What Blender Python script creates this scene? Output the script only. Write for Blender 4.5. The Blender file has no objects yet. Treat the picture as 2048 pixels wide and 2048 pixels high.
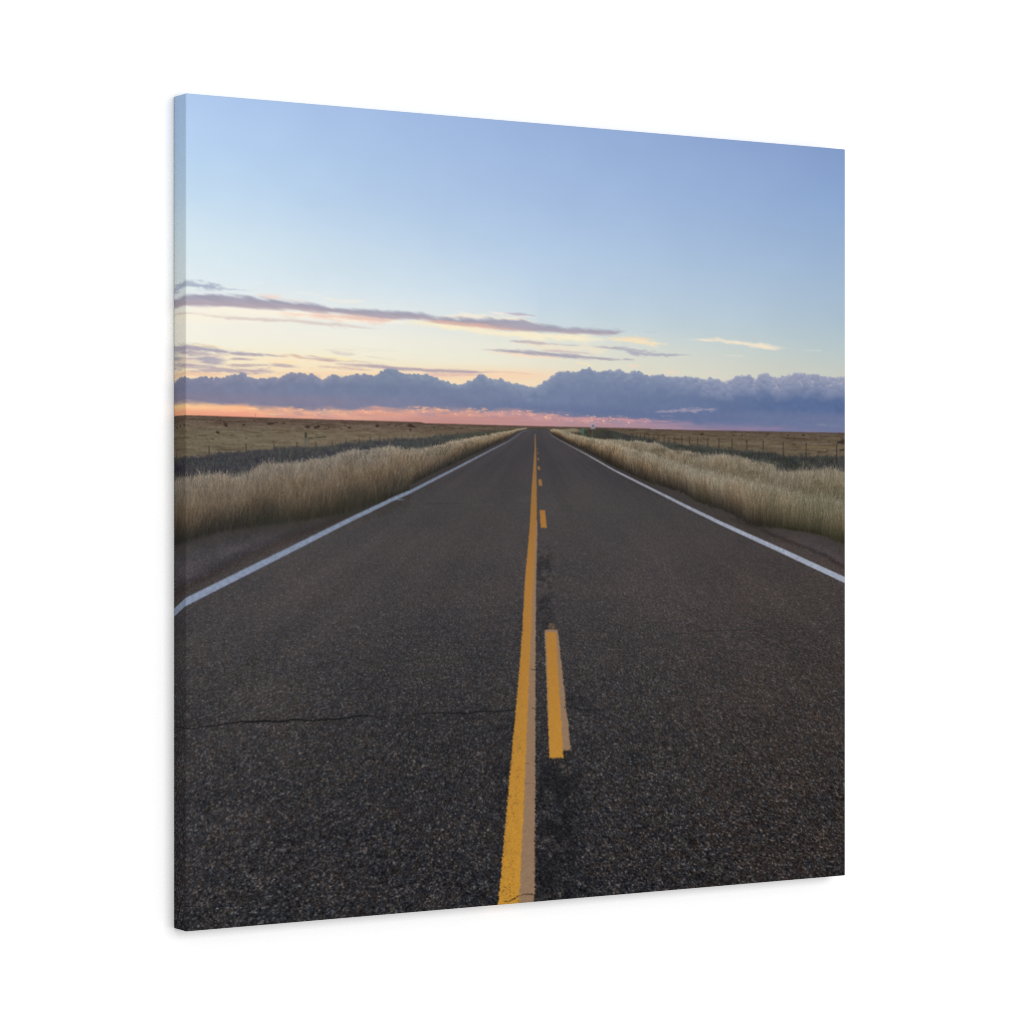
# A square gallery-wrapped canvas print (a dusk road picture) hanging on a white studio wall.
import bpy, math
import numpy as np

rng = np.random.default_rng(11)
C = bpy.context.scene.collection

# ------------------------------------------------------------------ sizes (metres)
SIDE = 1.0            # canvas is 1 m square
DEPTH = 0.032         # thickness of the wrapped stretcher
R = 0.0016            # radius of the soft canvas fold
ARC = R * math.pi / 2
GAP = 0.0015          # gap between canvas back and the wall
CENTRE_Z = 1.5
PRINT_EXPOSURE = 1.0  # set below: light falling on the front (display value of a pure white print)

# ------------------------------------------------------------------ the printed picture, drawn in code
# print raster: N dots per metre, a margin all round is the part that wraps over the edges
N = 2000
MARG = 0.036
n = int(round((1 + 2 * MARG) * N))
a1 = ((np.arange(n) + 0.5) / N - MARG).astype(np.float32)      # 0..1 across the front
b1 = a1.copy()                                                 # 0..1 down the front
# survey frame: the picture's features were measured on an oblique view of the print; these two
# turn print coordinates into that survey frame (a plain plane-to-plane homography)
Z0, DZ, X0, DX = 1 / 1677.2, 9.229e-5, -0.3890, 0.8480
zA = Z0 + a1 * DZ
PX = 1024 + (X0 + DX * a1) / zA                                # survey x of every column
PY = (1024.8 + (b1[:, None] - 0.5) / zA[None, :]).astype(np.float32)
A = (a1 * 1000).astype(np.float32)
B = (b1 * 1000).astype(np.float32)

def to_print(x, y):
    x = np.asarray(x, float); y = np.asarray(y, float)
    a = (-X0 + (x - 1024) * Z0) / (DX - (x - 1024) * DZ)
    b = 0.5 + (y - 1024.8) * (Z0 + a * DZ)
    return a, b

def sheet(x0, y0, s):
    def f(*pts):
        out = []
        for p in pts:
            x = x0 + p[0] / s
            if x < 371.6:                       # measured on the wrapped side
                x = 371.6 - (371.6 - x) * 2.0
            out.append((x, y0 + p[1] / s) + tuple(q / s for q in p[2:]))
        return out
    return f
s5 = sheet(340, 540, 3.864); s6 = sheet(800, 540, 3.864); s7 = sheet(1250, 540, 3.864)
sA = sheet(340, 900, 3.864); sB = sheet(840, 900, 3.864); sC = sheet(1240, 900, 3.864)
sD = sheet(340, 1390, 3.864); sE = sheet(840, 1380, 3.864)
k2 = sheet(580, 780, 7.728); k3 = sheet(820, 780, 7.728); k4 = sheet(1060, 780, 7.728)
k5 = sheet(1300, 820, 7.728); k6 = sheet(1480, 820, 6.44)

def hash2(ix, iy, seed):
    h = (ix.astype(np.uint32) * np.uint32(374761393)) ^ (iy.astype(np.uint32) * np.uint32(668265263)) ^ np.uint32(seed * 2246822519 & 0xffffffff)
    h = (h ^ (h >> np.uint32(13))) * np.uint32(1274126177)
    h = h ^ (h >> np.uint32(16))
    h = h * np.uint32(2654435761)
    h = h ^ (h >> np.uint32(15))
    return (h & np.uint32(0xffffff)).astype(np.float32) / np.float32(0xffffff)

def vnoise(x, y, seed):
    x, y = np.broadcast_arrays(np.asarray(x, np.float32), np.asarray(y, np.float32))
    fx = np.floor(x); fy = np.floor(y)
    ix = fx.astype(np.int64); iy = fy.astype(np.int64)
    tx = x - fx; ty = y - fy
    tx = tx * tx * (3 - 2 * tx); ty = ty * ty * (3 - 2 * ty)
    v = (hash2(ix, iy, seed) * (1 - tx) + hash2(ix + 1, iy, seed) * tx) * (1 - ty) \
        + (hash2(ix, iy + 1, seed) * (1 - tx) + hash2(ix + 1, iy + 1, seed) * tx) * ty
    return v * 2 - 1

def fbm(x, y, seed, octs=4, gain=0.5):
    tot = 0; amp = 1; norm = 0
    for o in range(octs):
        tot = tot + amp * vnoise(x * (2 ** o) + 17.3 * o, y * (2 ** o) - 9.1 * o, seed + 31 * o)
        norm += amp; amp *= gain
    return tot / norm

def sm(e0, e1, x):
    t = np.clip((x - e0) / (e1 - e0), 0, 1)
    return t * t * (3 - 2 * t)

def curve(pts):
    pts = sorted(pts)
    return np.interp(PX, [p[0] for p in pts], [p[1] for p in pts]).astype(np.float32)

def prof(pts, k=2):
    pts = sorted(pts, key=lambda p: p[0])
    return np.interp(PX, [p[0] for p in pts], [p[k] for p in pts]).astype(np.float32)

def ramp(x, stops):
    xs = [s[0] for s in stops]
    return np.stack([np.interp(x, xs, [s[1][c] for s in stops]) for c in range(3)], -1).astype(np.float32)

img = np.zeros((n, n, 3), np.float32)

def window(x0, x1, y0, y1, pad=6):
    c0 = max(0, int(np.searchsorted(PX, x0 - pad))); c1 = min(n, int(np.searchsorted(PX, x1 + pad)) + 1)
    bs = [to_print(x, y)[1] for x in (x0 - pad, x1 + pad) for y in (y0 - pad, y1 + pad)]
    r0 = max(0, int((min(bs) + MARG) * N)); r1 = min(n, int((max(bs) + MARG) * N) + 2)
    return slice(r0, max(r1, r0 + 1)), slice(c0, max(c1, c0 + 1))

def lay(rs, cs, mask, col):
    m = mask[..., None]
    img[rs, cs] = img[rs, cs] * (1 - m) + np.asarray(col, np.float32) * m

ALLC = slice(0, n)
# --- sky gradient
HR = int((0.43 + MARG) * N)
rows = slice(0, HR)
bs = b1[rows]
left = ramp(bs, [(-.04, (170, 196, 238)), (0, (177, 203, 239)), (.06, (183, 211, 241)), (.12, (197, 221, 241)), (.18, (215, 232, 240)), (.22, (224, 236, 240)),
                 (.25, (236, 240, 236)), (.28, (245, 242, 229)), (.305, (244, 242, 224)), (.33, (248, 232, 196)), (.36, (250, 215, 170))])
mid = ramp(bs, [(-.04, (147, 171, 213)), (0, (153, 178, 219)), (.1, (166, 190, 224)), (.163, (179, 202, 228)), (.227, (193, 212, 228)), (.259, (205, 218, 222)),
                (.285, (225, 226, 214)), (.32, (232, 226, 204)), (.345, (240, 215, 180))])
right = ramp(bs, [(-.04, (126, 151, 197)), (0, (131, 157, 201)), (.07, (140, 167, 208)), (.166, (158, 182, 210)), (.235, (171, 191, 206)), (.276, (183, 198, 201)),
                  (.304, (194, 200, 193)), (.33, (202, 202, 190))])
t = np.clip(a1, -.04, 1.04)[None, :, None]
wl = np.clip(1 - t * 2, 0, 1.1); wr = np.clip(t * 2 - 1, 0, 1.1)
wl = np.where(wl > 0, np.maximum(wl, 1e-6) ** (1.1 - .55 * sm(.14, .25, bs))[:, None, None], 0)
img[rows] = left[:, None] * wl + right[:, None] * wr + mid[:, None] * (1 - wl - wr)
img[rows] += (fbm(A[None, :] / 60, bs[:, None] * 1000 / 40, 3, 3) * 2.0)[..., None]

# --- warm glow low in the sky on the left
def glow(x, y, rx, ry, col, al):
    rs, cs = window(x - 2.6 * rx, x + 2.6 * rx, y - 2.6 * ry, y + 2.6 * ry)
    d = ((PX[cs][None, :] - x) / rx) ** 2 + ((PY[rs, cs] - y) / ry) ** 2
    lay(rs, cs, (al * np.exp(-d)).astype(np.float32), col)
glow(390, 632, 260, 18, (252, 243, 222), .75)
glow(520, 722, 190, 24, (249, 234, 200), .7)
glow(660, 742, 190, 18, (248, 226, 190), .6)
glow(1010, 752, 140, 13, (248, 212, 178), .75)
glow(900, 742, 120, 11, (244, 222, 190), .45)
glow(640, 752, 330, 10, (246, 205, 170), .6)

# --- high streak clouds
def streak(pts, col, al=1.0, seed=1, ragged=.7, lx=26, ly=3.0, soft=1.0):
    pts = sorted(pts)
    xs = [p[0] for p in pts]; ys = [p[1] for p in pts]; hs = [p[2] for p in pts]
    hm = max(hs)
    rs, cs = window(xs[0], xs[-1], min(ys) - 2 * hm, max(ys) + 2 * hm)
    px = PX[cs]
    yc = np.interp(px, xs, ys)[None, :]
    L = 14
    h = 1.12 * np.interp(px, [xs[0] - L] + xs + [xs[-1] + L], [0] + hs + [0])[None, :] + 1e-3
    slope = (ys[-1] - ys[0]) / max(1, xs[-1] - xs[0])
    nz = fbm(A[cs][None, :] / lx, (B[rs][:, None] - slope * .8 * A[cs][None, :]) / ly, seed, 4, .6)
    nz = nz + .5 * fbm(A[cs][None, :] / 7, (B[rs][:, None] - slope * .8 * A[cs][None, :]) / 1.3, seed + 700, 3, .6)
    ln_ = max(12., xs[-1] - xs[0]); e = np.clip(np.minimum(px - xs[0] + 8, xs[-1] + 8 - px) / (.16 * ln_ + 8), 0, 1)[None, :]
    if xs[0] < 345: e = np.clip((xs[-1] + 8 - px) / (.16 * ln_ + 8), 0, 1)[None, :]
    d = np.abs(PY[rs, cs] - yc) / h + .5 * (1 - e) ** 2
    m = e ** .6 * sm(0, 1.15 * soft, (1.3 - d * .78) + ragged * 1.25 * nz - .12) * al
    lay(rs, cs, m.astype(np.float32), col)

def band(top, bot, col0, col1, al, seed, rag=2.2):
    x0, x1 = min(p[0] for p in top), max(p[0] for p in top)
    rs, cs = window(x0, x1, min(p[1] for p in top) - 6, max(p[1] for p in bot) + 6)
    yt = curve(top)[cs][None, :]; yb = curve(bot)[cs][None, :]
    nz = fbm(A[cs][None, :] / 20, (B[rs][:, None] - .14 * A[cs][None, :]) / 4, seed, 5, .6)
    n2 = fbm(A[cs][None, :] / 32, (B[rs][:, None] - .14 * A[cs][None, :]) / 3.2, seed + 5, 4, .55)
    y = PY[rs, cs]
    m = sm(-3.5, 5.5, y - yt + 1 + rag * nz * 2.6) * sm(-2.5, 5, yb - y + .8 + rag * n2 * 2.0)
    k = np.clip((y - yt) / np.maximum(yb - yt, 1), 0, 1)[..., None]
    col = np.asarray(col0, np.float32) * (1 - k) + np.asarray(col1, np.float32) * k + (n2 * 9)[..., None]
    fade = sm(x1 + 4, x1 - 20, PX[cs])[None, :]
    lay(rs, cs, (m * al * fade).astype(np.float32), col)

CREAM = (252, 240, 205)
streak(s5((30, 130, 22), (120, 115, 26), (300, 128, 24), (450, 148, 10), (620, 160, 4)), (152, 164, 186), .72, 21, 1.0, 22, 3)
streak(s5((30, 168, 14), (200, 165, 14), (420, 176, 10), (620, 186, 8)), (226, 233, 236), .7, 22, .8)
streak(s5((660, 192, 10), (760, 205, 18), (860, 200, 10)), (240, 222, 212), .7, 23)
streak(s5((960, 172, 6), (1080, 185, 10), (1180, 196, 6)), (240, 236, 232), .55, 24)
streak(s5((1180, 215, 6), (1320, 238, 16), (1500, 243, 6)), (242, 236, 226), .7, 25)
streak(s5((640, 98, 5), (720, 100, 6)), (232, 238, 242), .5, 26)
# cream light under and over the main streak
streak(s5((120, 298, 18), (500, 310, 18), (900, 335, 18), (1400, 385, 18), (1900, 405, 18)), (253, 243, 224), .85, 27, .5)
streak(s5((850, 340, 14), (1150, 350, 20), (1400, 375, 24), (1700, 400, 16)), (246, 214, 196), .75, 127, .9)
streak(s6((0, 400, 14), (200, 410, 30), (450, 440, 34), (800, 490, 30), (1150, 515, 32), (1450, 530, 32), (1640, 540, 22)), (251, 238, 204), .9, 28, .5)
streak(s6((280, 362, 10), (450, 358, 16), (650, 365, 16), (900, 375, 12), (1060, 412, 14), (1120, 428, 8)), (250, 236, 214), .8, 29, .8)
band(s5((30, 205), (330, 186), (600, 206), (900, 240), (1100, 260), (1250, 290), (1500, 310), (1700, 316), (1932, 335)) + s6((180, 342), (280, 368), (450, 374), (600, 375), (800, 380), (950, 386), (1010, 410), (1060, 425), (1300, 445), (1500, 455), (1760, 474)),
     s5((30, 278), (120, 276), (350, 284), (600, 292), (800, 305), (1000, 306), (1150, 330), (1350, 345), (1500, 362), (1640, 385), (1780, 380), (1932, 380)) + s6((150, 385), (300, 402), (500, 430), (700, 455), (900, 470), (1100, 485), (1400, 496), (1640, 506), (1760, 480)),
     (156, 156, 176), (180, 164, 172), .93, 30)
streak(s6((150, 384, 8), (300, 396, 11), (600, 428, 14), (800, 454, 12), (1000, 470, 6)), (224, 180, 166), .7, 31, .8)
streak(s5((700, 200, 6), (820, 214, 10), (960, 232, 8), (1100, 250, 5)), (240, 218, 208), .7, 133, .9)
streak(s5((1100, 352, 6), (1350, 365, 12), (1640, 388, 12), (1780, 384, 6)), (232, 196, 182), .75, 134, .8)
streak(s6((1600, 525, 8), (1700, 535, 20), (1850, 550, 24), (1932, 555, 24)) + s7((80, 545, 26), (200, 560, 24), (320, 575, 12)), (246, 226, 190), .92, 32, .9)
streak(s7((0, 530, 10), (120, 525, 10), (210, 535, 6)), (244, 214, 182), .7, 132)
# thin streaks
streak(s5((30, 325, 8), (200, 335, 8), (450, 370, 10), (700, 382, 10), (950, 392, 14), (1200, 415, 16), (1400, 437, 12), (1620, 455, 6)), (212, 194, 190), .66, 33, .7)
streak(s6((690, 326, 6), (850, 345, 9), (1050, 362, 5)), (248, 232, 222), .7, 34)
streak(s6((800, 334, 5), (920, 340, 8), (1060, 356, 3)), (182, 172, 190), .75, 35)
streak(s6((470, 328, 4), (520, 332, 5)), (245, 236, 224), .6, 36)
streak(s6((900, 560, 12), (1200, 600, 22), (1500, 620, 22), (1700, 600, 10)), (246, 228, 198), .55, 37, 1.0)
streak(s6((860, 548, 5), (1000, 555, 10), (1150, 572, 8)), (188, 176, 182), .8, 38)
streak(s6((1160, 570, 7), (1260, 578, 6), (1370, 583, 6)), (190, 175, 185), .7, 39)
streak(s6((680, 628, 10), (900, 650, 14), (1250, 680, 16)), (250, 222, 196), .7, 40, .8)
streak(s6((650, 614, 6), (800, 625, 12), (1000, 640, 16), (1200, 655, 16), (1350, 668, 14), (1450, 680, 10), (1650, 690, 8), (1790, 696, 4)), (164, 158, 174), .88, 41, .55)
streak(s6((1100, 620, 6), (1300, 630, 12), (1500, 650, 6)), (205, 186, 186), .7, 42)
streak(s6((1500, 592, 6), (1700, 605, 12)) + s7((80, 633, 20), (180, 648, 17), (300, 656, 10), (500, 656, 4)), (168, 168, 184), .8, 43, .8)
streak(s7((0, 690, 6), (60, 694, 6)), (165, 165, 182), .8, 44)
streak(s7((485, 538, 5), (600, 540, 12), (720, 543, 14), (790, 556, 9), (900, 566, 14), (1050, 590, 20), (1150, 604, 16), (1235, 603, 6)), (243, 228, 204), .95, 45, .6)
streak(s7((1410, 622, 5), (1500, 622, 6)), (220, 224, 214), .7, 46)
streak(s7((770, 660, 6), (900, 666, 5)), (222, 222, 208), .55, 47)
streak(s7((320, 790, 10), (420, 790, 8)), (234, 212, 196), .8, 48)
streak(s7((40, 742, 9), (105, 744, 7)), (240, 216, 196), .8, 49)
streak(s7((170, 480, 5), (235, 482, 5)), (172, 186, 206), .7, 50)
streak(s7((670, 790, 7), (700, 795, 7)), (228, 212, 200), .6, 51)
streak(s6((1360, 712, 7), (1440, 725, 8), (1480, 735, 6)), (246, 226, 190), .7, 52)
# layered low streaks above the cloud bank, left
streak(s5((120, 575, 8), (300, 590, 10), (420, 605, 8)), (248, 230, 190), .8, 53)
streak(s5((30, 605, 32), (130, 602, 30), (300, 615, 28), (430, 632, 16), (600, 648, 12), (760, 655, 10), (900, 672, 7)), (164, 156, 174), .88, 54, .6)
streak(s5((120, 652, 10), (350, 655, 10), (520, 660, 6)), (238, 214, 190), .6, 55)
streak(s5((30, 702, 42), (150, 702, 42), (350, 702, 36), (440, 695, 16)), (168, 162, 178), .85, 56, .8)
streak(s5((470, 690, 9), (560, 688, 13), (670, 690, 5)), (176, 162, 172), .85, 57)
streak(s5((400, 740, 14), (600, 735, 14), (800, 738, 16), (1000, 750, 9)), (186, 170, 174), .8, 58, .9)
streak(s5((120, 778, 20), (300, 775, 26), (450, 775, 22), (600, 780, 18), (860, 790, 11)), (178, 164, 174), .85, 59, .8)
streak(s5((850, 662, 8), (960, 664, 12), (1060, 690, 8), (1300, 702, 5)), (218, 182, 164), .85, 60)
streak(s5((1000, 655, 10), (1150, 665, 14), (1380, 700, 12), (1500, 715, 6)), (251, 238, 190), .8, 61, .8)
streak(s5((780, 715, 8), (900, 712, 10), (1000, 722, 8)), (252, 228, 180), .8, 62)
streak(s5((30, 802, 14), (200, 805, 14), (420, 812, 10)), (240, 200, 166), .75, 63)
streak(s5((1350, 730, 8), (1480, 735, 13), (1600, 745, 13), (1800, 765, 15), (1932, 770, 13)) + s6((200, 772, 14), (400, 785, 14), (600, 790, 10), (770, 790, 4)), (174, 158, 172), .9, 64, .5)
streak(s5((1150, 745, 8), (1350, 755, 10), (1550, 775, 7)), (202, 176, 172), .7, 65)
streak(s6((200, 810, 8), (400, 812, 14), (620, 808, 9)), (222, 186, 178), .75, 66)
streak(s6((640, 775, 4), (900, 795, 7), (1060, 810, 4)), (232, 196, 176), .6, 67)

# frayed low streaks filling the left of the sky above the bank
rs, cs = window(310, 900, 684, 765)
y = PY[rs, cs]; px = PX[cs][None, :]; Aw = A[cs][None, :]; Bs = B[rs][:, None] - .06 * Aw
reg = sm(690, 712, y) * sm(860, 560, px)
f1 = fbm(Aw / 44, Bs / 3.4, 901, 5, .6); f2_ = fbm(Aw / 36, Bs / 3.0, 902, 5, .6)
lay(rs, cs, (sm(.02, .4, f2_) * reg * .7).astype(np.float32), (250, 230, 198))
lay(rs, cs, (sm(.08, .42, f1) * reg * .62).astype(np.float32), (184, 166, 174))
# --- glow strip below the cloud bank, down to the horizon
horizon = s5((30, 1120), (120, 1122), (700, 1140), (1300, 1158), (1932, 1176)) + s6((200, 1185), (1000, 1206), (1500, 1217), (1932, 1226)) + s7((200, 1232), (900, 1244), (1300, 1252), (1690, 1259))
yH = curve(horizon)
bank_top = s5((-20, 862), (30, 858), (70, 825), (100, 815), (150, 835), (215, 830), (250, 815), (300, 822), (360, 832), (420, 820), (480, 800), (520, 808), (560, 790), (590, 815), (640, 832), (720, 840),
              (760, 815), (800, 818), (850, 832), (890, 800), (960, 785), (1000, 795), (1050, 805), (1100, 800), (1140, 820), (1180, 845), (1220, 820), (1260, 800), (1320, 812), (1360, 818), (1420, 805),
              (1480, 795), (1540, 800), (1600, 805), (1640, 775), (1690, 755), (1750, 765), (1770, 785)) \
    + s6((0, 790), (60, 800), (120, 800), (180, 805), (210, 797), (260, 820), (310, 850), (360, 855), (400, 875), (460, 885), (500, 870), (560, 840), (600, 805), (640, 798), (670, 830), (710, 845),
         (760, 835), (810, 845), (850, 865), (920, 875), (980, 895), (1050, 900), (1080, 880), (1140, 840), (1200, 800), (1230, 775), (1300, 780), (1380, 775), (1430, 760), (1470, 748), (1500, 768),
         (1560, 775), (1640, 775), (1690, 765), (1735, 785)) \
    + s7((0, 790), (90, 775), (140, 795), (200, 815), (270, 800), (330, 820), (420, 825), (480, 815), (560, 825), (640, 840), (690, 825), (760, 850), (830, 840), (870, 810), (920, 815), (970, 800),
         (990, 840), (1010, 830), (1050, 795), (1100, 795), (1140, 825), (1200, 815), (1280, 800), (1350, 790), (1420, 800), (1480, 805), (1560, 820), (1620, 830), (1690, 825), (1760, 830))
bank_bot = s5((-20, 1030), (30, 1022), (130, 1028), (350, 1040), (600, 1050), (700, 1072), (900, 1072), (1100, 1085), (1250, 1075), (1380, 1100), (1480, 1075), (1600, 1070), (1760, 1085), (1932, 1075)) \
    + s6((100, 1075), (300, 1078), (500, 1080), (700, 1090), (900, 1080), (1050, 1108), (1250, 1118), (1400, 1140), (1700, 1150), (1932, 1155)) + s7((200, 1165), (400, 1178), (700, 1200), (900, 1212), (1100, 1222), (1300, 1245), (1690, 1275))
rs, cs = window(300, 1730, 700, 880)
yt = np.convolve(np.pad(curve(bank_top), 4, 'edge'), np.ones(9) / 9, 'valid')[cs][None, :].astype(np.float32) + 1.5; yb = curve(bank_bot)[cs][None, :]; yh = yH[cs][None, :]
y = PY[rs, cs]; Aw = A[cs][None, :]; Bw = B[rs][:, None]; px = PX[cs][None, :]
hi = ramp(PX[cs], [(300, (252, 212, 140)), (380, (252, 204, 150)), (480, (250, 188, 144)), (620, (236, 176, 146)), (760, (226, 165, 144)), (900, (214, 160, 146)), (1080, (198, 150, 150)), (1200, (180, 142, 152)), (1320, (160, 136, 156)), (1450, (140, 128, 156)), (1600, (124, 120, 154)), (1730, (112, 115, 152))])
lo = ramp(PX[cs], [(300, (236, 168, 128)), (380, (240, 166, 136)), (480, (235, 160, 138)), (620, (222, 160, 142)), (760, (206, 152, 140)), (900, (194, 142, 136)), (1080, (186, 140, 142)), (1200, (172, 138, 146)), (1320, (165, 138, 152)), (1450, (156, 132, 152)), (1600, (140, 124, 152)), (1730, (122, 118, 152))])
k = sm(2, 22, y - yb)[..., None]
strip = hi[None] * (1 - k) + lo[None] * k + (fbm(Aw / 40, Bw / 2.5, 71, 4) * 7)[..., None]
veil = sm(.0, .45, fbm(Aw / 24, Bw / 3.0, 78, 5, .6)) * sm(480, 620, px) * sm(26, 8, y - yb)
strip = strip * (1 - .5 * veil[..., None]) + np.array([158, 138, 158], np.float32) * .5 * veil[..., None]
gold = sm(.05, .5, fbm(Aw / 30, Bw / 3.2, 79, 5, .6)) * sm(900, 480, px)
strip = strip + (gold * 1.0)[..., None] * np.array([6, 22, 10], np.float32)
lay(rs, cs, sm(-1, 3, y - (yb - 16)).astype(np.float32), strip)
# --- the bank itself
puff = fbm(Aw / 15, Bw / 12, 72, 5, .55)
fine = fbm(Aw / 5, Bw / 4.5, 73, 4, .55)
bil = 1 - np.abs(fbm(Aw / 17, Bw / 15, 74, 4, .5)) * 2.2           # billows
din = y - yt + puff * 5 + fine * 3.2 - 1
right_w = sm(1330, 1420, px)
edge = 1.6 + 1.2 * sm(760, 600, px)
top_m = sm(-edge, edge, din)
soft = np.interp(PX[cs], [300, 420, 700, 1000, 1300, 1500, 1730], [6, 7, 8, 7, 8, 16, 22])[None, :]
bot_m = sm(-soft, soft, yb - y + fbm(Aw / 26, Bw / 5, 75, 5, .6) * (3 + soft * .5))
ct = ramp(PX[cs], [(300, (126, 128, 158)), (450, (134, 138, 168)), (640, (138, 142, 170)), (780, (128, 142, 172)), (1000, (132, 146, 176)), (1180, (128, 142, 176)), (1400, (132, 144, 178)), (1560, (146, 152, 182)), (1730, (142, 150, 182))])
cm = ramp(PX[cs], [(300, (122, 124, 158)), (450, (122, 128, 162)), (640, (114, 126, 162)), (780, (112, 126, 162)), (1000, (112, 126, 164)), (1180, (108, 124, 164)), (1400, (98, 116, 160)), (1560, (86, 108, 157)), (1730, (80, 103, 155))])
cl = ramp(PX[cs], [(300, (134, 124, 152)), (450, (130, 126, 156)), (640, (128, 126, 158)), (780, (122, 126, 160)), (1000, (106, 120, 160)), (1180, (98, 114, 158)), (1400, (96, 112, 158)), (1560, (102, 116, 160)), (1730, (104, 116, 160))])
dark_line = np.interp(PX[cs], [300, 700, 1000, 1250, 1450, 1730], [770, 775, 786, 800, 806, 812])[None, :]
kk = sm(0, 1, (y - yt - 3) / np.maximum(dark_line - yt - 5, 8) + .35 * puff)[..., None]
k2_ = sm(0, 1, (y - dark_line - 6) / 22)[..., None]
bank = ct[None] * (1 - kk) + cm[None] * kk
bank = bank * (1 - k2_) + cl[None] * k2_
hl = np.clip(sm(.15, .95, bil + .25 * fine) * (1 - kk[..., 0]) * (.35 + .65 * right_w), 0, 1)
bank += hl[..., None] * np.array([30, 22, 10], np.float32) * (.55 + .45 * right_w[..., None])
lum_ = bank.mean(-1, keepdims=True)
bank = lum_ + (bank - lum_) * .84 + np.array([1, 1, -2], np.float32)
bank += (puff * 6 * (1 - .5 * k2_[..., 0]))[..., None] + (fine * 2.5)[..., None]
# heaped cumulus heads: many small rounded puffs, the far ones first
pr = np.random.default_rng(75)
NP_ = 1500
pxs = pr.uniform(315, 1720, NP_); dep = pr.beta(1.1, 2.0, NP_) * 40 + .5
order = np.argsort(dep)
ytc = curve(bank_top)
top_add = np.zeros_like(y)
for i in order:
    x_ = pxs[i]; zr = min(1, max(0, (x_ - 1330) / 90)); dmax = 16 + 20 * zr + 14 * min(1, max(0, (x_ - 960) / 100))
    if dep[i] > dmax: continue
    ci_ = int(np.searchsorted(PX, x_)); rad = pr.uniform(2.2, 6.5) + dep[i] * .14
    yc_ = ytc[min(ci_, n - 1)] + dep[i] + rad * .55
    sr, sc_ = window(x_ - 1.5 * rad, x_ + 1.5 * rad, yc_ - 1.5 * rad, yc_ + 1.5 * rad, 0)
    ra = slice(max(0, sr.start - rs.start), max(0, sr.stop - rs.start)); cb = slice(max(0, sc_.start - cs.start), max(0, sc_.stop - cs.start))
    if ra.stop - ra.start < 2 or cb.stop - cb.start < 2 or y[ra, cb].size == 0: continue
    dyy = (y[ra, cb] - yc_) / rad; dxx = (px[:, cb] - x_) / rad
    d = np.sqrt(dxx ** 2 + dyy ** 2) + .28 * fine[ra, cb] + .2 * puff[ra, cb]
    cov = sm(1.0, .72, d) * sm(1.0, -.2, dyy)
    lit = np.clip(-dyy * .9 + dxx * .0, -.6, 1)
    tone = (lit * (12 + 13 * zr) - 4) * (1 - .4 * dep[i] / dmax)
    kd = dep[i] / dmax
    j = min(max(int(x_ * 0 + (ci_ - cs.start)), 0), ct.shape[0] - 1)
    cc = ct[j] * (1 - .75 * kd) + cm[j] * .75 * kd + pr.normal(0, 2.5)
    cl_ = cc.mean(); cc = cl_ + (cc - cl_) * .84 + np.array([1, 1, -2], np.float32)
    pcol = cc + tone[..., None] * np.array([1.15, 1, .75], np.float32)
    al_ = (cov * (.5 + .25 * zr))[..., None]
    bank[ra, cb] = bank[ra, cb] * (1 - al_) + pcol * al_
    if dep[i] < 9: top_add[ra, cb] = np.maximum(top_add[ra, cb], sm(1.0, .72, d))
top_m = np.maximum(top_m, top_add)
rim = np.exp(-(np.clip(din, 0, 60) / 2.2) ** 2) * sm(820, 1100, px) * (.5 + fine)
bank += np.clip(rim, 0, 1)[..., None] * np.array([26, 20, 12], np.float32)
lay(rs, cs, (top_m * bot_m).astype(np.float32), bank)
# peach puffs catching light under the bank
zone = sm(-9, -1, y - yb) * sm(15, 6, y - yb) * sm(520, 600, px) * sm(1340, 1250, px)
pm = sm(.06, .42, fbm(Aw / 11, Bw / 3.2, 76, 5, .58) - .012 * np.abs(y - yb - 3)) * zone
pc = ramp(PX[cs], [(500, (253, 190, 146)), (800, (248, 182, 150)), (1000, (236, 180, 152)), (1150, (216, 160, 154)), (1330, (196, 150, 158))])
lay(rs, cs, (pm * .85).astype(np.float32), pc[None] * np.ones_like(strip))
hot = sm(.34, .55, fbm(Aw / 5, Bw / 2.2, 77, 4, .55)) * zone
lay(rs, cs, (hot * .8).astype(np.float32), (255, 196, 166))
streak(s7((240, 1094, 6), (400, 1090, 9), (450, 1080, 12), (550, 1086, 14), (600, 1076, 8), (720, 1082, 9)), (158, 150, 172), .85, 80, 1.2, 9, 3)
streak(s7((290, 1128, 6), (365, 1128, 6)), (146, 142, 168), .8, 81)
streak(s7((0, 1160, 9), (60, 1164, 10), (180, 1168, 4), (360, 1172, 3)), (204, 148, 162), .7, 82)
streak(s6((1200, 1146, 4), (1400, 1148, 7), (1650, 1150, 6), (1800, 1162, 8), (1840, 1163, 4)), (208, 154, 158), .8, 83, .8, 10, 3)
streak(s7((700, 1222, 6), (1000, 1226, 9), (1250, 1228, 5)), (150, 124, 154), .7, 84)

# --- grass plain
rs, cs = window(300, 1730, 815, 1120)
y = PY[rs, cs]; yh = yH[cs][None, :]; Aw = A[cs][None, :]; Bw = B[rs][:, None]; px = PX[cs][None, :]
far = ramp(PX[cs], [(300, (92, 76, 62)), (700, (98, 82, 68)), (1000, (92, 78, 62)), (1300, (94, 82, 65)), (1730, (92, 79, 63))])
near = ramp(PX[cs], [(300, (108, 96, 74)), (450, (112, 102, 80)), (700, (116, 103, 82)), (1000, (110, 98, 78)), (1300, (108, 95, 73)), (1730, (102, 90, 70))])
k = sm(0, 34, y - yh)[..., None]
field = far[None] * (1 - k) + near[None] * k
st = fbm(Aw / 34, Bw / 1.7, 90, 4, .55)
field += (st * 13 + fbm(Aw / 3, Bw / 1.3, 91, 3) * 7 - 16 * sm(.28, .6, fbm(Aw / 24, Bw / 2.4, 92, 4)))[..., None] * np.array([1, 1, .9], np.float32)
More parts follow.
